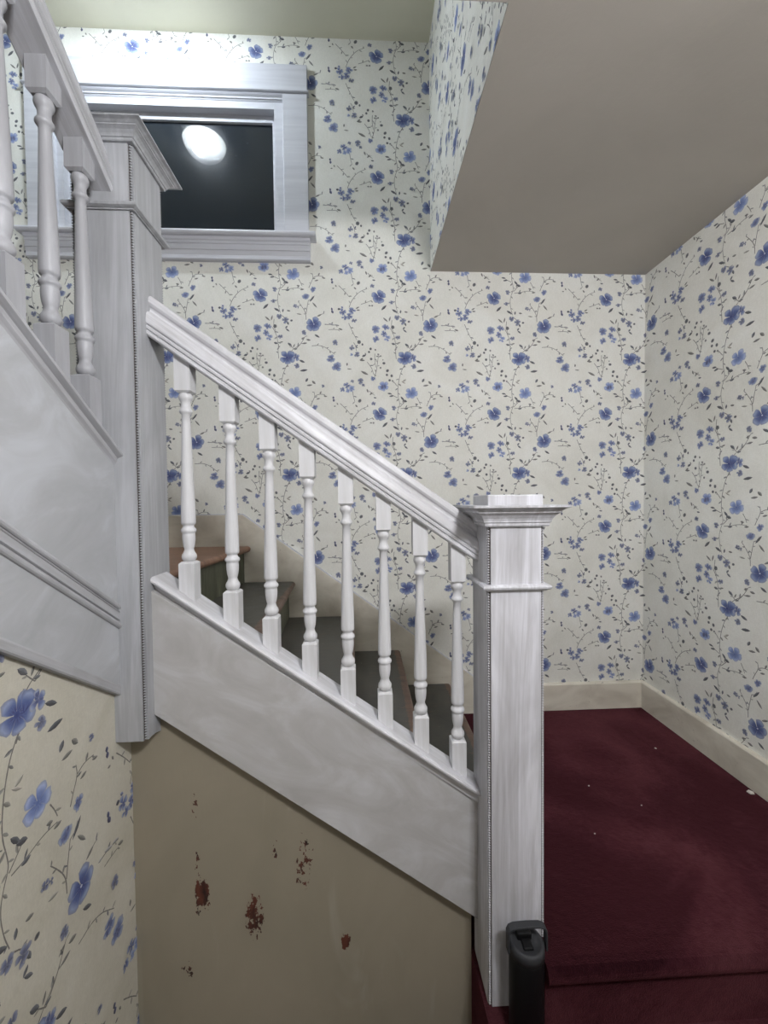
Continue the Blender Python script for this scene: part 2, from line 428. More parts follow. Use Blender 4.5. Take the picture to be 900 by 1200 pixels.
# stems
for s in ([(232,150),(245,120),(222,160),(208,200),(196,260),(192,320),(203,370),(205,395),(190,430),(182,470),(188,520),(200,560)],
          [(192,345),(170,335),(150,322)], [(205,405),(225,385),(240,368)], [(190,270),(175,250),(160,232)], [(210,415),(245,412),(290,400),(335,403)],
          [(315,345),(328,368),(336,390)], [(377,400),(388,372),(405,338),(400,308)], [(405,335),(430,322),(466,325)], [(357,602),(356,565),(345,538),(325,508),(310,488)],
          [(357,565),(365,520),(373,480)], [(285,795),(315,765),(335,735),(350,708)], [(285,795),(268,778),(255,762)], [(390,768),(440,764),(480,780),(505,800),(532,822)],
          [(640,300),(646,340),(655,372)], [(562,382),(600,420),(628,455)], [(625,522),(640,480),(670,440),(700,415),(740,400)], [(700,500),(730,490),(768,474)],
          [(622,622),(640,665),(658,703),(672,728)], [(150,652),(172,695),(180,740),(186,790)], [(160,600),(156,640),(170,680)], [(735,115),(762,150),(775,195)],
          [(780,210),(795,160),(800,110),(808,70)], [(784,60),(782,110),(790,150)], [(650,745),(662,760),(668,800)], [(185,95),(180,40),(186,5)],
          [(480,632),(515,630),(560,640)], [(495,664),(530,662),(560,664)], [(372,480),(392,472),(402,460)], [(440,572),(455,565),(470,562)], [(205,575),(230,592),(250,630)],
          [(745,300),(760,318),(782,330)], [(240,80),(268,40),(300,20),(320,2)]):
    stem(s)
# leaves
for l in ((328,112,34,12,25,LFD),(338,170,42,13,-8,LFD),(355,232,24,13,-60,LF),(372,265,32,10,-8,LFB),(399,247,26,13,45,LFB),(718,185,46,13,28,LFB),(703,103,30,11,5,LFB),
          (608,130,18,9,-85,LFB),(622,160,26,6,5,LFB),(141,318,24,9,8,LFD),(152,334,24,9,-10,LFD),(222,350,30,11,50,LFD),(238,366,26,14,20,LFD),(246,415,22,11,-8,LF),
          (312,387,18,9,15,LFB),(335,410,22,9,-5,LFB),(425,352,22,8,-15,LFB),(470,336,20,8,10,LFB),(396,468,44,10,-52,LFD),(412,508,38,9,50,LFB),(110,520,40,13,-45,LFD),
          (178,540,34,12,30,LFD),(215,545,20,9,-80,LF),(250,546,20,9,10,LFB),(120,597,36,9,42,LFB),(146,592,30,8,-75,LFB),(315,566,28,8,10,(150,148,140)),(440,573,30,9,-28,LFB),
          (424,705,32,11,32,LFD),(254,760,28,13,40,LF),(280,768,22,7,-65,LFB),(346,752,28,9,-8,LFB),(515,630,34,9,18,(150,150,152)),(548,634,26,8,10,(150,150,152)),
          (570,660,24,10,20,LFB),(678,522,22,8,-30,LFB),(682,537,20,8,0,LFB),(545,385,14,7,60,LFB),(528,400,12,7,0,LFB),(664,398,18,9,50,LFB),(735,300,22,9,70,LFB),
          (757,318,22,9,-50,LFB),(782,345,18,8,10,LF),(715,74,24,12,-25,LFD),(700,95,20,9,-35,LFB),(755,508,14,7,20,LFB),(370,730,24,11,10,LFB),(335,720,20,7,-30,LFB),
          (235,232,24,10,-30,(160,158,148)),(230,245,26,8,30,(165,160,150)),(478,630,14,8,0,(160,160,160)),(165,648,20,14,0,LFD),(168,752,22,12,15,LF),(203,745,18,7,-10,LFB),
          (245,625,22,10,70,LF),(242,668,26,9,40,LF),(235,650,18,9,-50,LF),(520,345,15,11,90,GBD and (52,58,96)),(522,362,17,12,90,(50,56,98)),(518,533,18,10,80,(52,58,104)),
          (521,550,20,13,60,(44,50,96)),(562,532,15,13,0,(44,50,70)),(582,520,14,10,30,(100,110,150)),(725,62,14,6,60,LFB),(670,12,16,8,-60,GBD and (80,86,110))):
    leaf(*l)
# berries
for b in ((757,30,9),(787,36,7),(747,50,8),(760,95,9),(840,122,10),(818,152,7),(862,170,11),(858,197,8),(888,203,10),(805,65,7),(798,78,6),(820,76,6),(834,100,5),(685,365,13),(685,742,13),
          (706,757,8),(267,608,8),(20,508,6),(770,508,6),(165,643,11),(875,232,8),(893,236,6),(158,385,0.1)):
    blob(b[0], b[1], b[2], b[2]*rng.uniform(.75,1), rng.uniform(0,3), col((50,54,70) if b[2] > 7 else (104,104,106), .92), 11, .8)
# flowers
flower(80,450,54,'blue',5,-1.45,True); flower(405,630,56,'blue',5,-1.3,True)
flower(236,90,54,'blue',5,-1.0); petal(252,98,-1.15,52,20,DK,MD,TP); flower(292,86,28,'blue',4,-.5)
flower(280,315,44,'pale',5,-2.4,False); flower(103,272,38,'pale',5,.4); blob(95,276,8,14,.2,col((56,66,124),.9),13,.9); blob(112,272,6,13,-.2,col((56,66,124),.9),13,.9)
flower(297,140,20,'grey',5); flower(403,408,22,'blue',5); flower(358,455,27,'blue',6); flower(505,93,32,'blue',5,.2); flower(543,145,34,'blue',6,.8)
flower(575,292,20,'blue',4); flower(606,266,24,'blue',4); flower(634,288,24,'pale',5); flower(612,300,18,'pale',4)
flower(693,238,24,'grey',5); flower(709,264,14,'grey',4); flower(640,240,14,'grey',4)
flower(583,550,26,'blue',4); flower(642,540,26,'blue',5); flower(625,576,28,'blue',5); flower(596,585,20,'blue',4); flower(655,606,20,'grey',4)
flower(56,662,33,'blue',5,-.6); flower(121,645,26,'blue',5); flower(110,688,24,'blue',5); flower(127,718,26,'pale',4); flower(58,722,26,'blue',4); 
flower(191,584,20,'grey',5); flower(229,608,24,'grey',5); flower(197,711,17,'grey',5); flower(343,683,20,'grey',6); flower(167,412,17,'grey',5); flower(157,487,17,'grey',5)
flower(38,382,17,'grey',5); flower(772,222,19,'blue',5); flower(639,26,20,'grey',4); flower(672,68,22,'grey',5); flower(638,68,12,'pale',4); flower(537,747,20,'grey',5); flower(457,270,13,'grey',4)
flower(292,515,15,'grey',4); flower(308,522,11,'grey',3); flower(528,658,0.5,'grey',3)
TV = np.array(TV, float); TC = np.array(TC, float)
PU, PV = 0.53, 0.5286

def clip_poly(poly, planes):
    """poly: list of (u,v,l,r,g,b,a); planes (nu,nv,d): keep nu*u+nv*v <= d"""
    for nu, nv, d in planes:
        out = []
        for i in range(len(poly)):
            a, b = poly[i], poly[(i+1) % len(poly)]
            da, db = nu*a[0]+nv*a[1]-d, nu*b[0]+nv*b[1]-d
            if da <= 0: out.append(a)
            if (da < 0 < db) or (db < 0 < da):
                t = da/(da-db); out.append(a+(b-a)*t)
        poly = out
        if len(poly) < 3: return []
    return poly
def papered(name, pieces, to3, nrm, u0, v0, mat, parent=None, scale=1.0):
    """pieces: convex regions as lists of (u,v) counter-clockwise; to3(u,v)->xyz (eye-relative); nrm: outward normal; u0,v0: where a flower A sits"""
    verts, faces, cols = [], [], []
    nx, ny, nz = nrm
    pc = (1.0, 1.0, 1.0, 0.0)
    for reg in pieces:
        b = len(verts)
        for (u, v) in reg: verts.append(to3(u, v)); cols.append(pc)
        faces.append(list(range(b, b+len(reg))))
        planes = []
        for i in range(len(reg)):
            (ua, va), (ub, vb) = reg[i], reg[(i+1) % len(reg)]
            nu, nv = vb-va, -(ub-ua); planes.append((nu, nv, nu*ua+nv*va))
        us = [p[0] for p in reg]; vs_ = [p[1] for p in reg]
        pu, pv = PU*scale, PV*scale
        for i in range(int(math.floor((min(us)-u0)/pu))-2, int(math.ceil((max(us)-u0)/pu))+2):
            for j in range(int(math.floor((min(vs_)-v0)/pv))-2, int(math.ceil((max(vs_)-v0)/pv))+2):
                T = TV.copy(); T[:, :, 0] = T[:, :, 0]*scale+u0+i*pu; T[:, :, 1] = T[:, :, 1]*scale+v0+j*pv
                ins = np.ones(len(T), bool); outm = np.zeros(len(T), bool)
                for nu, nv, d in planes:
                    val = nu*T[:, :, 0]+nv*T[:, :, 1]-d
                    ins &= (val <= 0).all(1); outm |= (val >= 0).all(1)
                for k in np.nonzero(ins)[0]:
                    b = len(verts)
                    for q in range(3):
                        x, y, z = to3(T[k,q,0], T[k,q,1]); h = 0.00006+T[k,q,2]*0.00003
                        verts.append((x+nx*h, y+ny*h, z+nz*h)); cols.append(TC[k, q])
                    faces.append([b, b+1, b+2])
                for k in np.nonzero(~ins & ~outm)[0]:
                    poly = clip_poly([np.concatenate([T[k,q], TC[k,q]]) for q in range(3)], planes)
                    if len(poly) < 3: continue
                    b = len(verts)
                    for p in poly:
                        x, y, z = to3(p[0], p[1]); h = 0.00006+p[2]*0.00003
                        verts.append((x+nx*h, y+ny*h, z+nz*h)); cols.append(tuple(p[3:7]))
                    faces.append(list(range(b, b+len(poly))))
    me = bpy.data.meshes.new(name)
    me.from_pydata([(x, y, z) for x, y, z in verts], [], faces); me.update()
    at = me.color_attributes.new('print', 'FLOAT_COLOR', 'POINT')
    at.data.foreach_set('color', np.array(cols, np.float32).ravel())
    # turn every face to look along the outward normal
    nb = np.zeros(len(me.polygons)*3); me.polygons.foreach_get('normal', nb)
    fl = [i for i, s in enumerate(nb.reshape(-1,3) @ np.array(nrm)) if s < 0]
    for i in fl: me.polygons[i].flip()
    me.materials.append(mat)
    o = bpy.data.objects.new(name, me); link(o, parent); o.location = (0,0,EYE)
    if parent is not None: o.location -= wloc(parent)
    return o
def paper_mat(name, pa, pb, pc_):
    t = NT(name)
    at = t.n('ShaderNodeAttribute', attribute_name='print')
    n = t.noise(t.map(), 5, 5, 0.6, 0.6); fib = t.noise(t.map(scale=(1,1,6)), 90, 3, 0.6); fib2 = t.noise(t.map(scale=(6,6,1)), 90, 3, 0.6)
    base = t.ramp(n, [(0.3, L4(*pa)), (0.5, L4(*pb)), (0.7, L4(*pc_))])
    lin_ = t.math('MULTIPLY', t.math('ADD', fib, fib2), 0.5)
    base = t.mix(0.16, base, t.ramp(lin_, [(0.35,(0.25,0.24,0.2,1)),(0.65,(1,1,0.96,1))]), 'MULTIPLY')
    wc = t.noise(t.map(), 130, 3, 0.6)
    pr = t.mix(0.35, at.outputs['Color'], t.ramp(wc, [(0.3,(0.66,0.66,0.70,1)),(0.7,(1,1,1,1))]), 'MULTIPLY')
    t.set(t.mix(at.outputs['Alpha'], base, pr), 0.72, 0.25)
    t.bump(t.math('ADD', lin_, n), 0.12, 0.0015)
    return t.mat
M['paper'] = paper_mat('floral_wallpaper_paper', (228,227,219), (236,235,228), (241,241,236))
M['paper_hall'] = paper_mat('shade_toned_floral_wallpaper_paper', (196,192,176), (206,202,188), (213,210,198))  # darker copy of the paper; weaker light on this wall put into colour

# ------------------------------------------------------------------ the room shell
AX, AZ = 0.0776, 0.396
# window opening on the back wall
WX0, WX1, WZ0, WZ1 = -1.30, -0.352, 1.185, 1.775
papered('wall_back', [[(XFAR,-1.0),(WX0,-1.0),(WX0,ZC),(XFAR,ZC)], [(WX0,-1.0),(WX1,-1.0),(WX1,WZ0),(WX0,WZ0)], [(WX0,WZ1),(WX1,WZ1),(WX1,ZC),(WX0,ZC)],
                      [(WX1,-1.0),(XS,-1.0),(XS,ZC),(WX1,ZC)], [(XS,-1.0),(XR,-1.0),(XR,ZS),(XS,ZS)]],
        lambda u, v: (u, D, v), (0,-1,0), AX, AZ, M['paper'])['kind'] = 'structure'
papered('wall_right', [[(XR,-1.3),(XR+1.9,-1.3),(XR+1.9,ZS),(XR,ZS)]], lambda u, v: (XR, D-(u-XR), v), (-1,0,0), AX, AZ, M['paper'])['kind'] = 'structure'
# the papered side of the dropped ceiling: very steep view
papered('wall_dropped_ceiling_side', [[(XS,ZS),(XS+D-YH,ZS),(XS+D-YH,ZC),(XS,ZC)]], lambda u, v: (XS, D-(u-XS), v), (-1,0,0), AX+0.1, AZ, M['paper'])['kind'] = 'structure'
# wall under the upper flight (sloping top follows the stairs)
zt = lambda y: -0.36+(0.905-y)*SL
ty = 0.665; tz = -0.3205      # where the trio flower sits on that wall
sc_l = 1.05
u0l = ty-(245-80)*SX*sc_l; v0l = tz+(80-450)*SZ*sc_l*1.0
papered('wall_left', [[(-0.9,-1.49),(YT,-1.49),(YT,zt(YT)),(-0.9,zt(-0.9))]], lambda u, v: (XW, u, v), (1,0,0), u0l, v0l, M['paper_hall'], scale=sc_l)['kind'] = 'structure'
papered('wall_far_left', [[(YH-0.6,-0.6),(D,-0.6),(D,ZC),(YH-0.6,ZC)]], lambda u, v: (XFAR, u, v), (1,0,0), AX, AZ, M['paper'])['kind'] = 'structure'

def struct(name, mb, mat, bevel=0, parent=None):
    o = make(name, mb, mat, parent, bevel); o['kind'] = 'structure'; return o
struct('wall_under_stairs', MB().sweep([(XW-0.004,HALL),(0.262,HALL),(0.262,-1.035),(XW-0.004,-0.43)],
       [lambda p: (p[0], YTF(p[0]), p[1]), lambda p: (p[0], YTF(p[0])+0.03, p[1])]), M['tan'])
# solid wall leaves behind the paper (keeps light out); set back from the paper
struct('wall_back_outer', MB().box(XFAR-0.12, WX0, D+0.001, D+0.14, HALL, ZC+0.1).box(WX0, WX1, D+0.001, D+0.14, HALL, WZ0).box(WX0, WX1, D+0.001, D+0.14, WZ1, ZC+0.1).box(WX1, XR+0.12, D+0.001, D+0.14, HALL, ZC+0.1), M['hall_wall'])
struct('wall_right_outer', MB().box(XR+0.001, XR+0.12, YB, D+0.14, HALL, ZC+0.1), M['hall_wall'])
struct('wall_far_left_outer', MB().box(XFAR-0.12, XFAR-0.001, YB, D, HALL, ZC+0.1), M['hall_wall'])
struct('wall_front', MB().box(XFAR-0.12, XR+0.12, YB-0.12, YB, HALL, ZC+0.1), M['hall_wall'])
struct('wall_left_outer', MB().sweep([(YB,HALL),(YT+0.02,HALL),(YT+0.02,zt(YT)),(-0.9,zt(-0.9)),(-0.9,ZS),(YB,ZS)], [lambda p: (XW-0.001, p[0], p[1]), lambda p: (XW-0.03, p[0], p[1])]), M['hall_wall'])
struct('ceiling', MB().box(XFAR-0.12, XR+0.12, YB-0.12, D+0.14, ZC, ZC+0.1), M['ceiling'])
struct('ceiling_dropped', MB().box(XS+0.001, XR, YH, D, ZS, ZC).box(XW+0.03, XR, YB, YH, ZS, ZC), M['soffit'])
struct('floor', MB().box(XW-0.03, XR+0.12, YB-0.12, YT+0.05, HALL-0.06, HALL), M['hall_floor'])
# carpeted landing between the newel post and the back wall
lm = MB(); NY = 0.822; NYF = 0.0
# the landing's front edge has a round carpeted nosing; it is notched round the newel post
prof = [(NY+0.022, LAND-0.042)]+[(NY+0.021-0.021*math.sin(a), LAND-0.021-0.021*math.cos(a)) for a in [math.pi*k/8 for k in range(1,8)]]+[(NY+0.03, LAND), (1.045, LAND), (1.045, HALL), (NY+0.022, HALL)]
lm.sweep(prof, [lambda p: (0.404, p[0], p[1]), lambda p: (XR, p[0], p[1])])
pn = [p for p in prof[:10] if p[0] < NY+0.031]+[(NY+0.03, HALL)]
lm.sweep(pn+[(NY+0.022, HALL)], [lambda p: (0.3785, p[0], p[1]), lambda p: (0.404, p[0], p[1])])
lm.box(0.3785, 0.404, NY+0.03, 0.893, HALL, LAND)
lm.box(0.262, XR, 1.045, D, HALL, LAND)
struct('floor_landing', lm, M['carpet'])
# step below, carpet wrapped over its end
sm_ = MB(); y0 = 0.58
prof = [(y0+0.02, STEP1-0.042)]+[(y0+0.021-0.021*math.sin(a), STEP1-0.021-0.021*math.cos(a)) for a in [math.pi*k/8 for k in range(1,8)]]+[(y0+0.03, STEP1), (1.03, STEP1), (1.03, HALL), (y0+0.02, HALL)]
sm_.sweep(prof, [lambda p: (0.262, p[0], p[1]), lambda p: (XR, p[0], p[1])])
struct('floor_step', sm_, M['carpet'])
sm_ = MB(); y0 = 0.34; z1 = STEP1-0.163
prof = [(y0+0.02, z1-0.042)]+[(y0+0.021-0.021*math.sin(a), z1-0.021-0.021*math.cos(a)) for a in [math.pi*k/8 for k in range(1,8)]]+[(y0+0.03, z1), (0.598, z1), (0.598, HALL), (y0+0.02, HALL)]
sm_.sweep(prof, [lambda p: (0.262, p[0], p[1]), lambda p: (XR, p[0], p[1])])
struct('floor_lower_step', sm_, M['carpet'])

# baseboards of the landing
BH = -0.8732
bprof = [(0, LAND+0.001), (0.018, LAND+0.001), (0.018, BH-0.006), (0.014, BH-0.001), (0.008, BH), (0, BH)]
struct('baseboard_back', MB().sweep(bprof, [lambda p: (0.565, D-p[0], p[1]), lambda p: (XR-0.0, D-p[0], p[1])]), M['trim'])
struct('baseboard_right', MB().sweep(bprof, [lambda p: (XR-p[0], D-0.018, p[1]), lambda p: (XR-p[0], 0.83, p[1])]), M['trim'])

# ------------------------------------------------------------------ window
win = empty('window_1', (-0.83, D, 1.10), 'white painted window with a black night pane above the stair landing', None, None, 'structure')
# head casing: wide band with a thin strip and recessed moulding below
make('head_casing', MB().box(-1.43, -0.2295, D-0.022, D-0.001, 1.795, 1.912), M['window'], win, 0.0015)
make('head_bead', MB().sweep([(D-0.026,1.790),(D-0.030,1.793),(D-0.030,1.797),(D-0.026,1.800),(D,1.800),(D,1.790)], [lambda p: (-1.436, p[0], p[1]), lambda p: (-0.2235, p[0], p[1])]), M['window'], win)
for s in (0, 1):
    a, b = ((-1.43, -1.312), (-0.338, -0.231))[s]
    make('side_casing', MB().box(a, b, D-0.020, D-0.001, 1.178, 1.790), M['window'], win, 0.0015)
make('head_moulding', MB().sweep([(D,1.790),(D-0.020,1.790),(D-0.022,1.786),(D-0.018,1.781),(D-0.012,1.776),(D-0.012,1.770),(D-0.008,1.768),(D-0.006,1.764),(D,1.764)], [lambda p: (-1.312, p[0], p[1]), lambda p: (-0.338, p[0], p[1])]), M['window'], win)
jm = MB()
jm.box(-1.318, -1.285, D-0.004, D+0.05, 1.178, 1.770).box(-0.378, -0.338, D-0.004, D+0.05, 1.178, 1.770).box(-1.285, -0.378, D-0.004, D+0.05, 1.733, 1.770)
make('jamb', jm, M['window'], win, 0.001)
fr = MB().box(-1.30, -0.36, D+0.028, D+0.055, 1.702, 1.74).box(-1.30, -1.27, D+0.028, D+0.055, 1.19, 1.702).box(-0.392, -0.36, D+0.028, D+0.055, 1.19, 1.702).box(-1.27, -0.392, D+0.028, D+0.055, 1.185, 1.199)
sash = make('sash', fr, M['window'], win, 0.001)
make('pane', MB().box(-1.29, -0.37, D+0.040, D+0.046, 1.19, 1.715), M['glass'], sash)
# sill with a rounded nose and a ribbed apron
sprof = [(D,1.178),(D-0.052,1.178),(D-0.058,1.174),(D-0.060,1.168),(D-0.058,1.162),(D-0.052,1.158),(D,1.158)]
make('sill', MB().sweep(sprof, [lambda p: (-1.458, p[0], p[1]), lambda p: (-0.200, p[0], p[1])]), M['window'], win)
ap = [(D,1.158),(D-0.036,1.158),(D-0.036,1.146),(D-0.031,1.142),(D-0.031,1.132),(D-0.027,1.130),(D-0.027,1.114),(D-0.031,1.112),(D-0.031,1.106),(D-0.026,1.104),(D-0.022,1.085),(D-0.024,1.083),(D-0.024,1.070),(D-0.018,1.066),(D,1.066)]
make('apron', MB().sweep(ap, [lambda p: (-1.440, p[0], p[1]), lambda p: (-0.226, p[0], p[1])]), M['window'], win)

# ------------------------------------------------------------------ newel posts
def beads(x, y, z0, z1, r=0.0030, pitch=0.0058):
    mb = MB(); n = int((z1-z0)/pitch)
    for k in range(n):
        z = z0+(k+0.5)*pitch
        v = [(x,y,z-r*0.8)]+[(x+r*math.cos(a), y+r*math.sin(a), z) for a in [math.pi*j/3 for j in range(6)]]+[(x,y,z+r*0.8)]
        f = [(0, 1+(j+1) % 6, 1+j) for j in range(6)]+[(7, 1+j, 1+(j+1) % 6) for j in range(6)]
        mb.add(v, f, True)
    return mb
def notched(x0, x1, y0, y1, g=0.0078):
    return [(x0+g,y0),(x1-g,y0),(x1-g,y0+g),(x1,y0+g),(x1,y1-g),(x1-g,y1-g),(x1-g,y1),(x0+g,y1),(x0+g,y1-g),(x0,y1-g),(x0,y0+g),(x0+g,y0+g)]
def ring(x0, x1, y0, y1, prof):
    """moulding mitred round a square post; prof: (out, z), closed"""
    mb = MB(); n = len(prof); vs = []
    for (sx, sy_) in ((0,0),(1,0),(1,1),(0,1)):
        for o, z in prof: vs.append(((x1+o) if sx else (x0-o), (y1+o) if sy_ else (y0-o), z))
    fs = []
    for k in range(4):
        l = (k+1) % 4
        for i in range(n):
            j = (i+1) % n; fs.append((k*n+i, k*n+j, l*n+j, l*n+i))
    return mb.add(vs, fs)
def newel(name, x0, x1, y0, y1, zb, crown, collar, label, mat, back_drop=0.0, ko=1.0, kz=1.0):
    """crown = z of the underside of the crown moulding, collar = z of the thin band"""
    t = empty(name, ((x0+x1)/2, (y0+y1)/2, zb), label, 'newel post')
    P_ = notched(x0, x1, y0, y1); n = len(P_)
    ym = (y0+y1)/2
    def zbot(y):
        if not back_drop: return zb
        s = min(1, max(0, (y-y0-0.02)/(y1-y0-0.03))); return zb-back_drop*s*s*(3-2*s)
    mb = MB()
    if back_drop:
        m_ = 7; pts = []
        ys = [y0+(y1-y0)*k/m_ for k in range(m_+1)]
        poly = [(y, zbot(y)) for y in ys]+[(y1, crown), (y0, crown)]
        g = 0.0078
        mb.sweep([(max(y0+g, min(y1-g, y)), z) for y, z in poly], [lambda p: (x0, p[0], p[1]), lambda p: (x1, p[0], p[1])])
        mb.sweep([(y, z) for y, z in poly], [lambda p: (x0+g, p[0], p[1]), lambda p: (x1-g, p[0], p[1])])
    else:
        mb.sweep(P_, [lambda p: (p[0], p[1], zb), lambda p: (p[0], p[1], crown+0.002)])
    shaft = make('post_shaft', mb, mat, t)
    g = 0.0032
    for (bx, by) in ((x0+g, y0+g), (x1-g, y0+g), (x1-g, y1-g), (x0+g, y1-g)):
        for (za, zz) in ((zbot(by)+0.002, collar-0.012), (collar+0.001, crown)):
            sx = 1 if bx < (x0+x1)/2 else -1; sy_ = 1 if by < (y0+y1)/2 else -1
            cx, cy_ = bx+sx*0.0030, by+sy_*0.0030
            make('bead_shade_strip', MB().box(cx-0.0018, cx+0.0018, cy_-0.0018, cy_+0.0018, za, zz), M['groove'], shaft)  # dark strip standing in for the shadow gaps between beads
            o = make('bead_strip', beads(bx, by, za, zz), mat, shaft); o['kind'] = 'stuff'
    c = collar
    make('collar', ring(x0, x1, y0, y1, [(-0.004,c),(0.006,c),(0.010,c-0.0015),(0.0125,c-0.005),(0.0115,c-0.009),(0.007,c-0.0115),(0.004,c-0.0125),(0.004,c-0.0145),(-0.004,c-0.0145)]), mat, t)
    k = crown
    prof = [(-0.01,k),(0.006,k),(0.008,k+0.003),(0.008,k+0.008),(0.011,k+0.010),(0.011,k+0.013),(0.013,k+0.018),(0.018,k+0.025),(0.024,k+0.030),(0.026,k+0.031),(0.026,k+0.034),(0.029,k+0.036),(0.033,k+0.0395),(0.038,k+0.0415),(0.0405,k+0.0425),(0.0405,k+0.0475),(-0.01,k+0.0475)]
    prof = [(a*ko if a > 0 else a, k+(b-k)*kz) for a, b in prof]
    make('crown_moulding', ring(x0, x1, y0, y1, prof), mat, t)
    make('top_block', MB().box(x0+0.002, x1-0.002, y0+0.002, y1-0.002, k+0.0, k+0.071*kz), mat, t, 0.003)
    return t
NX0, NX1, NY0, NY1 = 0.2715, 0.4015, 0.897, 1.027
newel('newel_post', NX0, NX1, NY0, NY1, STEP1+0.001, -0.0607, -0.1900, 'whitewashed square newel post at the foot of the stairs beside the burgundy carpet', M['paint_post'])
UX0, UX1, UY0, UY1 = -0.606, -0.479, 0.905, 1.035
newel('newel_post', UX0, UX1, UY0, UY1, -0.519, 0.753, 0.629, 'white square newel post in a shaded tone hanging at the turn of the stairs below the window', M['paint_post_up'], 0.03, 0.86, 0.62)

# ------------------------------------------------------------------ lower railing
YC = 0.985                                       # plane of the balusters
rail_l = empty('stair_railing', (0.0, YC, -0.5), 'white lower stair railing with eight turned balusters between both newel posts', 'railing')
def zr(x): return 0.3736-(x+0.4772)*0.7010        # underside of the rail, front edge
front = [(-.024,.001),(-.036,.000),(-.040,.004),(-.040,.011),(-.036,.0125),(-.036,.0145),(-.041,.016),(-.041,.0215),(-.037,.023),(-.037,.0255),(-.042,.028),(-.043,.032),(-.040,.047),(-.034,.054),(-.026,.0565),(-.020,.059),(-.017,.064),(-.018,.069),(-.023,.073),(-.0265,.079),(-.0255,.087),(-.020,.093),(-.010,.097)]
front = [(a*0.8, b) for a, b in front]
rprof = front+[(-a, b) for a, b in reversed(front)]
make('handrail', MB().sweep(rprof, [lambda p: (UX1-0.002, YCF(UX1)+p[0], zr(UX1)+p[1]), lambda p: (NX0+0.002, YCF(NX0)+p[0], zr(NX0)+p[1])]), M['paint_slope'], rail_l)

# turned baluster; z = 0 at the lower block's shoulder
HB = 0.0178                                       # half the block
TURN = 0.398
def baluster_mesh(slope_axis, lower=0.078, upper=0.10):
    mb = MB()
    def blk(zlo, zhi, slope_lo, slope_hi, chamf_top):
        vs = []
        for sx, sy_ in ((-1,-1),(1,-1),(1,1),(-1,1)):
            q = (sx if slope_axis == 'x' else sy_)*HB
            vs.append((sx*HB, sy_*HB, zlo+(slope_lo*-q)))
        for sx, sy_ in ((-1,-1),(1,-1),(1,1),(-1,1)):
            q = (sx if slope_axis == 'x' else sy_)*HB
            vs.append((sx*HB, sy_*HB, zhi+(slope_hi*-q)))
        k = HB-0.005
        if chamf_top:
            vs += [(sx*k, sy_*k, zhi+0.0045) for sx, sy_ in ((-1,-1),(1,-1),(1,1),(-1,1))]
            fs = [(0,3,2,1),(0,1,5,4),(1,2,6,5),(2,3,7,6),(3,0,4,7),(4,5,9,8),(5,6,10,9),(6,7,11,10),(7,4,8,11),(8,9,10,11)]
        else:
            vs += [(sx*k, sy_*k, zlo-0.0045) for sx, sy_ in ((-1,-1),(1,-1),(1,1),(-1,1))]
            fs = [(4,5,6,7),(0,1,5,4),(1,2,6,5),(2,3,7,6),(3,0,4,7),(0,8,9,1),(1,9,10,2),(2,10,11,3),(3,11,8,0),(8,11,10,9)]
        mb.add(vs, fs)
    s = SL
    blk(-lower, 0, s, 0, True)
    blk(TURN, TURN+upper, 0, s, False)
    T_ = TURN
    prof = [(0.0100,0.003),(0.0135,0.006),(0.0160,0.010),(0.0165,0.014),(0.0158,0.018),(0.0128,0.022),(0.0112,0.026),(0.0102,0.030),(0.0112,0.033),
            (0.0128,0.039),(0.0140,0.048),(0.0143,0.055),(0.0140,0.061),(0.0134,0.064),(0.0160,0.066),(0.0170,0.069),(0.0162,0.0725),(0.0132,0.075),(0.0118,0.078),(0.0118,0.081),
            (0.0152,0.083),(0.0160,0.087),(0.0160,0.094),(0.0156,0.12),(0.0146,0.16),(0.0134,0.20),(0.0122,0.24),(0.0110,0.28),(0.0099,0.32),(0.0094,T_-0.053),
            (0.0120,T_-0.051),(0.0145,T_-0.047),(0.0145,T_-0.044),(0.0120,T_-0.040),(0.0104,T_-0.037),(0.0102,T_-0.028),(0.0118,T_-0.022),(0.0140,T_-0.019),
            (0.0155,T_-0.014),(0.0150,T_-0.010),(0.0132,T_-0.006),(0.0115,T_-0.002)]
    prof = [(r, z*1.10 if z < 0.088 else z+0.0088*max(0, (T_-0.06-z)/(T_-0.148))) for r, z in prof]
    mb.lathe(prof, seg=24)
    return mb
def place_mesh(name, mb, mat):
    me = bpy.data.meshes.new(name); me.from_pydata(mb.v, [], mb.f); me.update(); me.polygons.foreach_set('use_smooth', mb.sm)
    bm = bmesh.new(); bm.from_mesh(me); bmesh.ops.recalc_face_normals(bm, faces=bm.faces); bm.to_mesh(me); bm.free()
    me.materials.append(mat); return me
bal_me = place_mesh('baluster', baluster_mesh('x'), M['paint_baluster'])
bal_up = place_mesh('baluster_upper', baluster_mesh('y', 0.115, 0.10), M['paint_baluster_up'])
def shoulder(x): return -0.5915-(x-0.2189)*0.7140  # height of a lower block's shoulder
b_x = [-0.4114, -0.3130, -0.2241, -0.1335, -0.0436, 0.0454, 0.1335, 0.2260]
for x in b_x:
    o = bpy.data.objects.new('baluster', bal_me); link(o, rail_l)
    o.location = Vector((x, YCF(x), shoulder(x)+EYE))-wloc(rail_l)

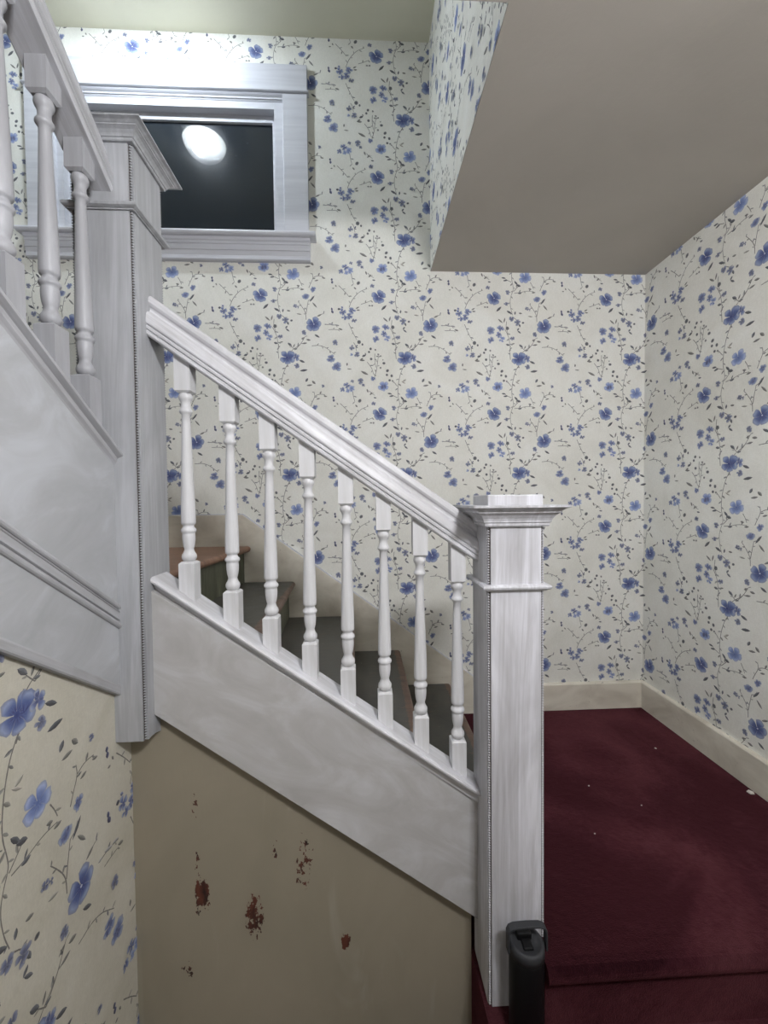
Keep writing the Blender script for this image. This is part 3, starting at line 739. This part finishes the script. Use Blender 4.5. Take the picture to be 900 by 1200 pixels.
# ------------------------------------------------------------------ lower stairs
stairs = empty('staircase', (-0.1, 1.4, LAND), 'lower wooden staircase with dark worn treads rising left behind the balusters', 'staircase')
def zcap(x): return -0.1700-(x+0.4720)*0.7220              # top of the stringer cap
cp = [(-.036,.000),(-.041,-.002),(-.043,-.006),(-.042,-.011),(-.037,-.015),(-.032,-.016),(-.032,-.0195),(-.028,-.022),(-.025,-.027),(-.023,-.034),(-.0225,-.040),(.034,-.040),(.034,.0)]
make('stringer_cap', MB().sweep(cp, [lambda p: (UX1-0.002, YCF(UX1)+p[0], zcap(UX1)+p[1]), lambda p: (NX0+0.003, YCF(NX0)+p[0], zcap(NX0)+p[1])]), M['paint_slope'], stairs)
YSF = 0.962
zsb = lambda x: -0.4755-(x+0.4793)*0.7631
make('stringer', MB().sweep([(UX1-0.004, zsb(UX1)), (NX0+0.002, zsb(NX0)), (NX0+0.002, zcap(NX0)-0.030), (UX1-0.004, zcap(UX1)-0.030)],
     [lambda p: (p[0], YSFF(p[0]), p[1]), lambda p: (p[0], YTF(p[0])-0.0005, p[1])]), M['panel'], stairs, 0.001)
# treads: nosing x at the stringer side and at the back wall
lev = [-0.1990-0.1637*k for k in range(5)]        # top landing, then four treads
noses = [(-0.572,-0.513), (-0.272,-0.317), (-0.030,-0.050), (0.160,0.158), (0.392,0.390)]
YS1, YS2 = 1.046, D-0.0185
def slab_between(xa0, xa1, xb0, xb1, z, th=0.026):
    mb = MB()
    # rounded nose on the right side (x1), front y=YS1 (a) back y=YS2 (b)
    r = th/2; k = 6
    prof = [(0, 0), (0, -th)]+[(1, -r-r*math.cos(math.pi*j/k), r*math.sin(math.pi*j/k)) for j in range(k+1)]
    def ringf(y, x0_, x1_):
        out = []
        for p in prof:
            if p[0] == 0: out.append((x0_, y, z+p[1]))
            else: out.append((x1_-r+p[2], y, z+p[1]))
        return out
    A = ringf(YS1, xa0, xa1); B = ringf(YS2, xb0, xb1)
    n = len(A); fs = [(i, (i+1) % n, n+(i+1) % n, n+i) for i in range(n)]+[tuple(reversed(range(n))), tuple(range(n, 2*n))]
    return mb.add(A+B, fs)
land = slab_between(-1.66, noses[0][0], -1.66, noses[0][1], lev[0])
make('landing_platform', land, M['landing'], stairs)
for k in range(1, 5):
    (a, b), (pa, pb) = noses[k], noses[k-1]
    make('tread', slab_between(pa-0.03, a, pb-0.03, b, lev[k]), M['tread'], stairs, origin=((a+b)/2, 1.45, lev[k]))
for k in range(0, 5):
    a, b = noses[k]; z1 = lev[k]-0.026; z0 = (lev[k+1] if k < 4 else LAND)
    t_ = 0.03
    v = [(a-t_-.02,YS1,z0),(a-t_,YS1,z0),(b-t_,YS2,z0),(b-t_-.02,YS2,z0),(a-t_-.02,YS1,z1),(a-t_,YS1,z1),(b-t_,YS2,z1),(b-t_-.02,YS2,z1)]
    make('riser', MB().add(v, [(0,3,2,1),(4,5,6,7),(0,1,5,4),(1,2,6,5),(2,3,7,6),(3,0,4,7)]), M['riser'], stairs)
# skirt board on the back wall (flat above the landing, then sloping down to the baseboard)
def zsk(x): return -0.0600-(x+0.548)*0.7325
sk = [(-1.67, lev[0]-0.0), (-1.67, -0.0575), (-0.548, -0.0575), (0.565, BH), (0.565, LAND-0.02), (0.36, LAND-0.02), (-0.56, lev[0]-0.16)]
make('skirt_board', MB().sweep([(-1.67,-0.30),(-1.67,-0.0575),(-0.548,-0.0575),(0.564,BH-0.0005),(0.564,LAND+0.0),(0.30,LAND+0.0),(-0.62,-0.36)], [lambda p: (p[0], D-0.018, p[1]), lambda p: (p[0], D-0.0005, p[1])]), M['trim'], stairs, 0.002)

make('skirt_top_bead', MB().sweep([(-1.67,-0.0575),(-0.548,-0.0575),(0.564,BH-0.0005),(0.564,BH+0.0025),(-0.546,-0.0535),(-1.67,-0.0535)], [lambda p: (p[0], D-0.016, p[1]), lambda p: (p[0], D-0.0005, p[1])]), M['window'], stairs)

# ------------------------------------------------------------------ upper flight (rises towards the viewer on the left)
XF = -0.532; XC = -0.550; YE = -0.35
up_r = empty('stair_railing', (XC, 0.5, 0.2), 'white upper stair railing in a shaded tone climbing towards the viewer at far left', 'railing')
def uz(z0, y): return z0+(0.905-y)*SL
urail = [(-a, b) for a, b in front]+list(reversed(front))
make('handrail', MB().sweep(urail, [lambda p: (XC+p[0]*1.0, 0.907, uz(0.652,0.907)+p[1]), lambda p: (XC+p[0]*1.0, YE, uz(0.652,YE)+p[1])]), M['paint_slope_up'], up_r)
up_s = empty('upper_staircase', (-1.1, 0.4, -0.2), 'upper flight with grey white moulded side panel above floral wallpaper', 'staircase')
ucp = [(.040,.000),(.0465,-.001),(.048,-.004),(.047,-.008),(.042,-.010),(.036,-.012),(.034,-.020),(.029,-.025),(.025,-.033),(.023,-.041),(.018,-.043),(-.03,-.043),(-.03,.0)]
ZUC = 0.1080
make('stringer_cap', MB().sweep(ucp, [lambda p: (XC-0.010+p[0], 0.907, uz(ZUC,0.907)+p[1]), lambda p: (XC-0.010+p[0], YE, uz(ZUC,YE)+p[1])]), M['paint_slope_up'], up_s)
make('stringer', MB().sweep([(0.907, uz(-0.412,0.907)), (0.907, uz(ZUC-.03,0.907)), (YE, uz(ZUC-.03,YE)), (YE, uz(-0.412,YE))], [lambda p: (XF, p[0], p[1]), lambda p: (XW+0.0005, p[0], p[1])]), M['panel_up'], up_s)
def rib(z_a, z_b, out):
    n_ = 6; pr = [(XF-0.002, z_a)]+[(XF+out*math.sin(math.pi*j/n_), z_a+(z_b-z_a)*(0.5-0.5*math.cos(math.pi*j/n_))) for j in range(1, n_)]+[(XF-0.002, z_b)]
    return MB().sweep(pr, [lambda p: (p[0], 0.906, uz(p[1],0.906)), lambda p: (p[0], YE, uz(p[1],YE))], False)
mo = rib(-0.216, -0.230, 0.007)
for a, b, c in ((-0.231,-0.236,0.005),(-0.250,-0.254,0.005),(-0.2555,-0.271,0.007)):
    r_ = rib(a, b, c); mo.add(r_.v, r_.f)
flat = MB().sweep([(XF-0.001,-0.232),(XF+0.0025,-0.232),(XF+0.0025,-0.254),(XF-0.001,-0.254)], [lambda p: (p[0], 0.906, uz(p[1],0.906)), lambda p: (p[0], YE, uz(p[1],YE))])
mo.add(flat.v, flat.f)
make('panel_moulding', mo, M['paint_slope_up'], up_s)
make('bottom_trim', MB().sweep([(XF-0.012,-0.394),(XF+0.001,-0.394),(XF+0.002,-0.398),(XF+0.002,-0.412),(XF+0.000,-0.415),(XF-0.012,-0.415)], [lambda p: (p[0], 0.906, uz(p[1],0.906)), lambda p: (p[0], YE, uz(p[1],YE))]), M['paint_slope_up'], up_s)
for k in range(6):
    ya = 0.92-0.2277*k; z = lev[0]+0.1605*(k+1)
    make('riser', MB().box(-1.66, XW-0.032, ya-0.02, ya, z-0.1605, z-0.024), M['riser'], up_s)
    make('tread', MB().box(-1.66, XW-0.032, ya-0.2277, ya+0.02, z-0.024, z), M['landing'], up_s, 0.004)
ub_y = [0.8520, 0.7640, 0.6690, 0.5840, 0.5040, 0.4150, 0.3260, 0.2370]
def ush(y): return uz(0.212, y)
for y in ub_y:
    o = bpy.data.objects.new('baluster', bal_up); link(o, up_r)
    o.location = Vector((XC, y, ush(y)+EYE))-wloc(up_r)

# ------------------------------------------------------------------ ceiling lamps
def lamp(name, pos, zc, mat, label, r=0.115, added_rim=0.06, bs=1.0):
    t = empty(name, (pos[0], pos[1], zc), label, 'lamp')
    x, y, z = pos
    make('ceiling_plate_with_added_rim', MB().lathe([(0.02,zc-0.012),(r-0.006,zc-0.012),(r-0.004,zc-added_rim),(r,zc-added_rim),(r+0.006,zc-added_rim*0.5),(r+0.004,zc-0.001),(0.02,zc-0.001)], (x,y,0), 32), M['lamp_metal'], t)  # deep rim added to hold direct bulb light off the nearby wall
    for s in (-1, 1):
        c = (x+s*0.042*(1+(bs-1)*0.6), y+s*0.014*bs, z+0.0)
        make('bulb', MB().lathe([(a*bs, b*bs) for a, b in [(0.001,-0.034),(0.014,-0.031),(0.024,-0.022),(0.029,-0.008),(0.028,0.006),(0.021,0.022),(0.014,0.034),(0.013,0.040)]], c, 20), mat, t)
        make('socket', MB().lathe([(0.015*bs,0.038*bs),(0.017*bs,0.041*bs),(0.017,zc-0.012-z),(0.005,zc-0.012-z)], c, 16), M['lamp_metal'], t)
    dome = [(r*math.sin(a), zc-0.018-0.115*(1-math.cos(a))-0.0) for a in [0]]
    pr = []
    for k in range(0, 11):
        a = math.pi/2*k/10; pr.append((max(0.001, r*0.96*math.cos(math.pi/2-a)), (zc-added_rim+0.006)-0.085*math.cos(a)))
    make('glass_shade', MB().lathe(pr[:-0] if False else pr, (x,y,0), 32), M['dome'], t)
    return t
lamp('ceiling_lamp', LAMP_A, ZC, M['bulb_a'], 'flush ceiling lamp over the stair landing, seen reflected in the window pane')
lamp('ceiling_lamp', LAMP_B, ZS, M['bulb_b'], 'flush ceiling lamp of the hall below the dropped ceiling', r=0.17, added_rim=0.14, bs=2.0)

# ------------------------------------------------------------------ water bottle on the step
BX, BY, BR = 0.338, 0.8445, 0.0365
bt = empty('water_bottle', (BX, BY, STEP1), 'black water bottle with grey carry handle lid standing before the newel post', 'bottle')
zt_ = -0.972
make('bottle_body', MB().lathe([(0.002,STEP1+0.002),(BR-0.004,STEP1+0.002),(BR,STEP1+0.008),(BR,zt_-0.006),(BR-0.002,zt_-0.001),(BR-0.004,zt_)], (BX,BY,0), 32), M['black_metal'], bt)
lid = make('lid', MB().lathe([(BR-0.004,zt_-0.001),(BR+0.0008,zt_),(BR+0.001,zt_+0.018),(BR-0.002,zt_+0.022),(BR-0.006,zt_+0.0225),(BR-0.008,zt_+0.018),(0.012,zt_+0.017),(0.001,zt_+0.017)], (BX,BY,0), 36), M['black_plastic'], bt)
# folded spout in the lid
make('spout', MB().box(BX-0.018, BX+0.014, BY+0.004, BY+0.020, zt_+0.015, zt_+0.031).box(BX-0.012, BX+0.010, BY-0.018, BY+0.006, zt_+0.015, zt_+0.022), M['black_metal'], lid, 0.003)
# carry handle: a flat arch over the lid
hp = []
for k in range(17):
    q = k/16
    if q < .3: hp.append((-(BR+0.003), zt_+0.004+q/.3*0.036))
    elif q > .7: hp.append(((BR+0.003), zt_+0.004+(1-q)/.3*0.036))
    else:
        a = (q-.3)/.4*math.pi; hp.append((-(BR+0.003)*math.copysign(abs(math.cos(a))**0.5, math.cos(a)), zt_+0.040+0.016*math.sin(a)**0.5))
hm = MB(); vs = []; fs = []
for i, (x, z) in enumerate(hp):
    dx = hp[min(16,i+1)][0]-hp[max(0,i-1)][0]; dz = hp[min(16,i+1)][1]-hp[max(0,i-1)][1]; L_ = math.hypot(dx, dz); nx, nz = -dz/L_, dx/L_
    for (o, yy) in ((0,-.008),(0.004,-.008),(0.004,.008),(0,.008)): vs.append((BX+x+nx*o, BY+yy-0.002, z+nz*o))
for i in range(16):
    for j in range(4): fs.append((i*4+j, i*4+(j+1) % 4, (i+1)*4+(j+1) % 4, (i+1)*4+j))
fs += [(0,1,2,3), (64,67,66,65)]
hm.add(vs, fs); make('handle', hm, M['black_plastic'], lid, 0.001)

# paint flakes on the carpet
M['flake'] = simple('white_paint_flake', (205,200,192), 0.6)
fl = None
FL = [(1.149,1.559,0.008),(0.769,1.367,0.005),(0.889,1.268,0.004),(0.675,1.167,0.004),(1.292,1.300,0.020)]
fm = MB().add([(-.5,-.3,0),(.1,-.5,0),(.55,-.1,0),(.2,.45,0),(-.4,.3,0),(-.5,-.3,.12),(.1,-.5,.2),(.55,-.1,.1),(.2,.45,.22),(-.4,.3,.12)], [(4,3,2,1,0),(5,6,7,8,9),(0,1,6,5),(1,2,7,6),(2,3,8,7),(3,4,9,8),(4,0,5,9)])
fme = place_mesh('paint_flake', fm, M['flake'])
fl_lab = ['tiny white paint flake farthest back on the burgundy carpet', 'small white paint flake on the left half of the carpet, beside the newel post', 'tiny pale speck in the middle of the burgundy carpet', 'tiny pale speck on the carpet, nearest the viewer of the specks', 'larger white paint flake lying against the right baseboard']
for (x, y, s), lb in zip(FL, fl_lab):
    if lb is None: continue
    o = bpy.data.objects.new('paint_flake', fme); link(o); o.location = (x, y, LAND+EYE+0.0004); o.scale = (s, s, s); o.rotation_euler = (0,0,x*7)
    tag(o, lb, 'flake', 'paint flakes on the carpet')
